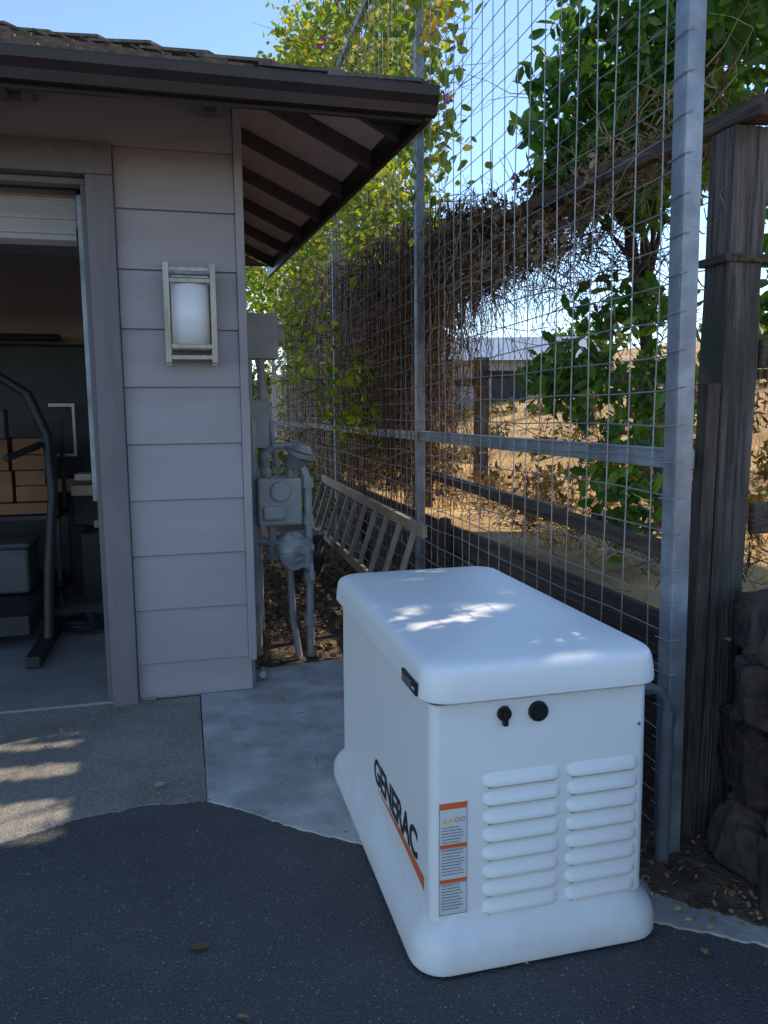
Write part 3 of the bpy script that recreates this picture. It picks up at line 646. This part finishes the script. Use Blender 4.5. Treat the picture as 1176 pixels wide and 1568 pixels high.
N=240; c3=np.stack([rng.uniform(1.26,1.66,N),rng.uniform(1.68,2.3,N),np.full(N,.02)],1)
v2,f2=leaves(c,.045,.6,fold=.1); v2[:,2]=np.clip(v2[:,2],.012,.024)
v3,f3=leaves(c2,.018,.5); v3[:,2]=np.clip(v3[:,2],.010,.018)
v4,f4=leaves(c3,.022,.5); v4[:,2]=np.clip(v4[:,2],.015,.026)
v,f=cat([(v1,f1),(v2,f2),(v3,f3),(v4,f4)]); join(v,f,'fallen_leaves',M['litter'])
# ---------------------------------------------------------------- gas meter etc
GC=(.46,4.42,.86); GQ=1.18; GO=(.02,0,.0)
GM=empty('gas_meter'); m=MB()
m.box((.37,4.38,.80),(.58,4.54,1.03)); m.box((.39,4.355,.83),(.50,4.38,.90)); m.path([(.475,4.36,.965),(.475,4.385,.965)],.05,20)
m.scaled(GC,GQ,GO).done('meter_body',M['meter'],GM,bevel=.02)
m=MB()
m.path([(.42,4.46,1.02),(.42,4.46,1.14),(.46,4.44,1.18),(.55,4.42,1.18)],.019,10); m.path([(.54,4.46,1.02),(.54,4.46,1.10)],.028,10)
m.path([(.61,4.40,.14),(.61,4.40,1.02),(.58,4.42,1.10),(.55,4.42,1.12)],.019,10); m.path([(.56,4.42,.10),(.53,4.44,.32),(.52,4.44,.60)],.017,10)
m.path([(.34,4.50,.72),(.62,4.42,.68)],.018,10); m.path([(.36,4.50,.1),(.36,4.50,1.3)],.022,10); m.path([(.44,4.48,.62),(.44,4.46,.82)],.022,10)
for z in (.30,.52,.80,.98): m.path([(.61,4.40,z),(.61,4.40,z+.045)],.029,8)
for z in (1.04,1.12): m.path([(.42,4.46,z),(.42,4.46,z+.03)],.028,8)
m.path([(.61,4.35,.56),(.61,4.45,.56)],.02,8); m.box((.600,4.33,.54),(.620,4.35,.62))
m.scaled(GC,GQ,GO).done('pipes',M['pipe'],GM,smooth=False)
m=MB(); m.path([(.545,4.42,1.09),(.575,4.40,1.14)],[.04,.064],16); m.path([(.575,4.40,1.14),(.582,4.395,1.16)],[.078,.078],18); m.path([(.582,4.395,1.16),(.592,4.39,1.19)],[.06,.035],16)
a=Vector((.52,4.30,.69)); dd=Vector((.60,-.78,.12)).normalized()
m.path([a-dd*.05,a-dd*.006],[.04,.078],20); m.path([a-dd*.006,a+dd*.008],[.092,.092],24); m.path([a+dd*.008,a+dd*.04],[.074,.045],20); m.path([a+dd*.04,a+dd*.085],[.024,.022],12)
side=Vector((0,0,1)).cross(dd).normalized(); up_=dd.cross(side)
for k in range(8):
    t=k*math.pi/4; q=a+(side*math.cos(t)+up_*math.sin(t))*.083; m.path([q-dd*.012,q+dd*.016],.007,6)
m.path([(.50,4.32,.69),(.62,4.38,.69)],.024,12); m.path([(.585,4.36,.60),(.585,4.36,.74)],.03,8)
m.scaled(GC,GQ,GO).done('regulator',M['pipe'],GM,bevel=0)
m=MB(); m.box((.34,4.66,1.74),(.54,4.80,2.00)); m.path([(.53,4.72,1.88),(.575,4.72,1.88)],.06,16); m.path([(.40,4.70,.1),(.40,4.70,1.0),(.37,4.70,1.4),(.37,4.70,1.76)],.02,10)
m.path([(.34,4.68,1.0),(.34,4.64,1.6),(.34,4.62,1.76)],.014,8); m.path([(.44,4.70,1.1),(.44,4.70,1.76)],.024,8); m.path([(.52,4.72,1.1),(.48,4.72,1.45),(.42,4.70,1.74)],.018,8); m.box((.33,4.62,1.22),(.47,4.74,1.50)); m.path([(.36,4.25,.0),(.36,4.15,.03),(.34,4.02,.05)],.02,8)
m.done('electrical_box',M['meter'],None,bevel=.004)
m=MB(); m.path([(.95,6.6,0),(.95,6.6,.38)],[.16,.17],16); m.path([(.95,6.6,.38),(.95,6.6,.40)],[.18,.18],16); m.done('storage_bucket',M['grey'],None)
m=MB(); m.beam((1.30,4.22,.74),(1.34,7.9,.76),.03,.07); m.beam((1.16,4.30,.31),(1.22,7.9,.30),.03,.07)
for k in range(11):
    y=4.42+k*.33; m.beam((1.17,y,.33),(1.30,y,.73),.03,.035,up=(0,1,0))
m.done('ladder',M['ladder'],None,bevel=.003)
# garage contents
TM=empty('treadmill'); m=MB()
m.path([(-.86,4.95,.05),(-.84,5.0,.5),(-.80,5.05,.95),(-.82,5.1,1.3),(-.92,5.12,1.55),(-1.08,5.12,1.66),(-1.6,5.12,1.66)],.032,10)
m.path([(-1.75,4.95,.05),(-1.72,5.0,.5),(-1.70,5.1,1.3),(-1.6,5.12,1.66)],.032,10)
m.box((-.92,4.55,.02),(-.84,5.5,.09)); m.box((-1.78,4.55,.02),(-1.70,5.5,.09)); m.box((-1.68,4.9,.12),(-.95,6.3,.24)); m.box((-1.5,5.1,1.28),(-1.05,5.2,1.46)); m.path([(-.85,5.08,1.25),(-1.0,4.8,1.18)],.022,8)
m.done('frame',M['dkgrey'],TM,bevel=.01)
m=MB()
for i,(x0,x1,z0,z1) in enumerate(((-1.5,-.98,.72,.80),(-1.5,-1.22,.81,1.03),(-1.20,-.97,.81,.92),(-1.20,-1.0,.925,1.03),(-1.5,-1.24,1.035,1.27),(-1.22,-.96,1.035,1.14),(-1.21,-.98,1.145,1.26))): m.box((x0,6.0+i*.01,z0),(x1,6.35,z1))
m.done('cardboard_boxes',M['card'],None,bevel=.005)
SH=empty('storage_shelf'); m=MB(); 
for z in (.15,.68): m.box((-2.6,5.98,z),(-.92,6.45,z+.03))
for x in (-2.6,-1.72,-.95): m.box((x,5.98,0),(x+.03,6.02,1.4)); m.box((x,6.42,0),(x+.03,6.45,1.4))
m.done('shelf_frame',M['dkgrey'],SH)
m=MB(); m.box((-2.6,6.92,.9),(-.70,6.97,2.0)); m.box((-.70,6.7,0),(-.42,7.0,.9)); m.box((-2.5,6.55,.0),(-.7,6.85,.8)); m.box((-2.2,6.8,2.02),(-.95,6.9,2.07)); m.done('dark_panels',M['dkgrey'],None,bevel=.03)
m=MB(); m.box((-1.04,6.6,1.49),(-.85,6.62,1.515)); m.box((-1.04,6.6,1.10),(-.85,6.62,1.12)); m.box((-.87,6.6,1.12),(-.85,6.62,1.49)); m.done('picture_frame',M['label'],None)
m=MB(); m.box((-1.5,5.5,.25),(-1.05,5.9,.55)); m.box((-1.52,5.48,.55),(-1.03,5.92,.59)); m.done('storage_bin',M['grey'],None,bevel=.02)
m=MB(); m.box((-.86,6.2,.82),(-.62,6.4,.90)); m.box((-.60,5.6,.60),(-.50,5.8,.75)); m.box((-.72,6.3,.56),(-.5,6.5,.62)); m.box((-.80,6.0,.95),(-.68,6.2,1.0)); m.done('garage_clutter',M['tan'],None,bevel=.01)
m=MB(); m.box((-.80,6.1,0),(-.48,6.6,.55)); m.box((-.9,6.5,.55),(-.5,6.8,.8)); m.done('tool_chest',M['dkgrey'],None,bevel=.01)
hs=[]
for k in range(60):
    t=k/59*2*math.pi*3; hs.append((-.68+.14*math.cos(t),5.3+.14*math.sin(t),.04+.012*t/3))
m=MB(); m.path(hs,.012,6); m.done('coiled_hose',M['dkgrey'],None)
# ---------------------------------------------------------------- world, sun, camera
w=D.worlds.new('World'); scene.world=w; w.use_nodes=True; n=w.node_tree; n.nodes.clear()
o=n.nodes.new('ShaderNodeOutputWorld'); bg=n.nodes.new('ShaderNodeBackground'); sk=n.nodes.new('ShaderNodeTexSky'); sk.sky_type='NISHITA'; sk.sun_disc=False
sk.sun_elevation=EL; sk.sun_rotation=AZ; sk.altitude=800; sk.air_density=1.0; sk.dust_density=0.0; sk.ozone_density=2.5
bg.inputs[1].default_value=.29; n.links.new(sk.outputs[0],bg.inputs[0]); n.links.new(bg.outputs[0],o.inputs[0])
sl=D.lights.new('sun','SUN'); sl.energy=5; sl.angle=math.radians(.53); sl.color=(1,.90,.74); so=D.objects.new('sun',sl); link(so)
so.rotation_euler=Vector(S).to_track_quat('Z','Y').to_euler(); so.location=(20,8,20)
cam=D.cameras.new('camera'); co=D.objects.new('camera',cam); link(co); cam.sensor_fit='VERTICAL'; cam.sensor_height=24; cam.lens=24*1193/1568; cam.clip_end=1500; cam.clip_start=.05
yaw=math.radians(14.1); pt=math.radians(7.26); ro=.009
fw=Vector((math.sin(yaw)*math.cos(pt),math.cos(yaw)*math.cos(pt),-math.sin(pt))); rt=Vector((math.cos(yaw),-math.sin(yaw),0)); upv=rt.cross(fw)
r2=(rt-ro*upv).normalized(); u2=(upv+ro*rt).normalized()
co.matrix_world=Matrix(((r2.x,u2.x,-fw.x,0),(r2.y,u2.y,-fw.y,0),(r2.z,u2.z,-fw.z,1.42),(0,0,0,1)))
scene.camera=co
scene.view_settings.view_transform='Standard'; scene.view_settings.look='None'; scene.view_settings.exposure=0
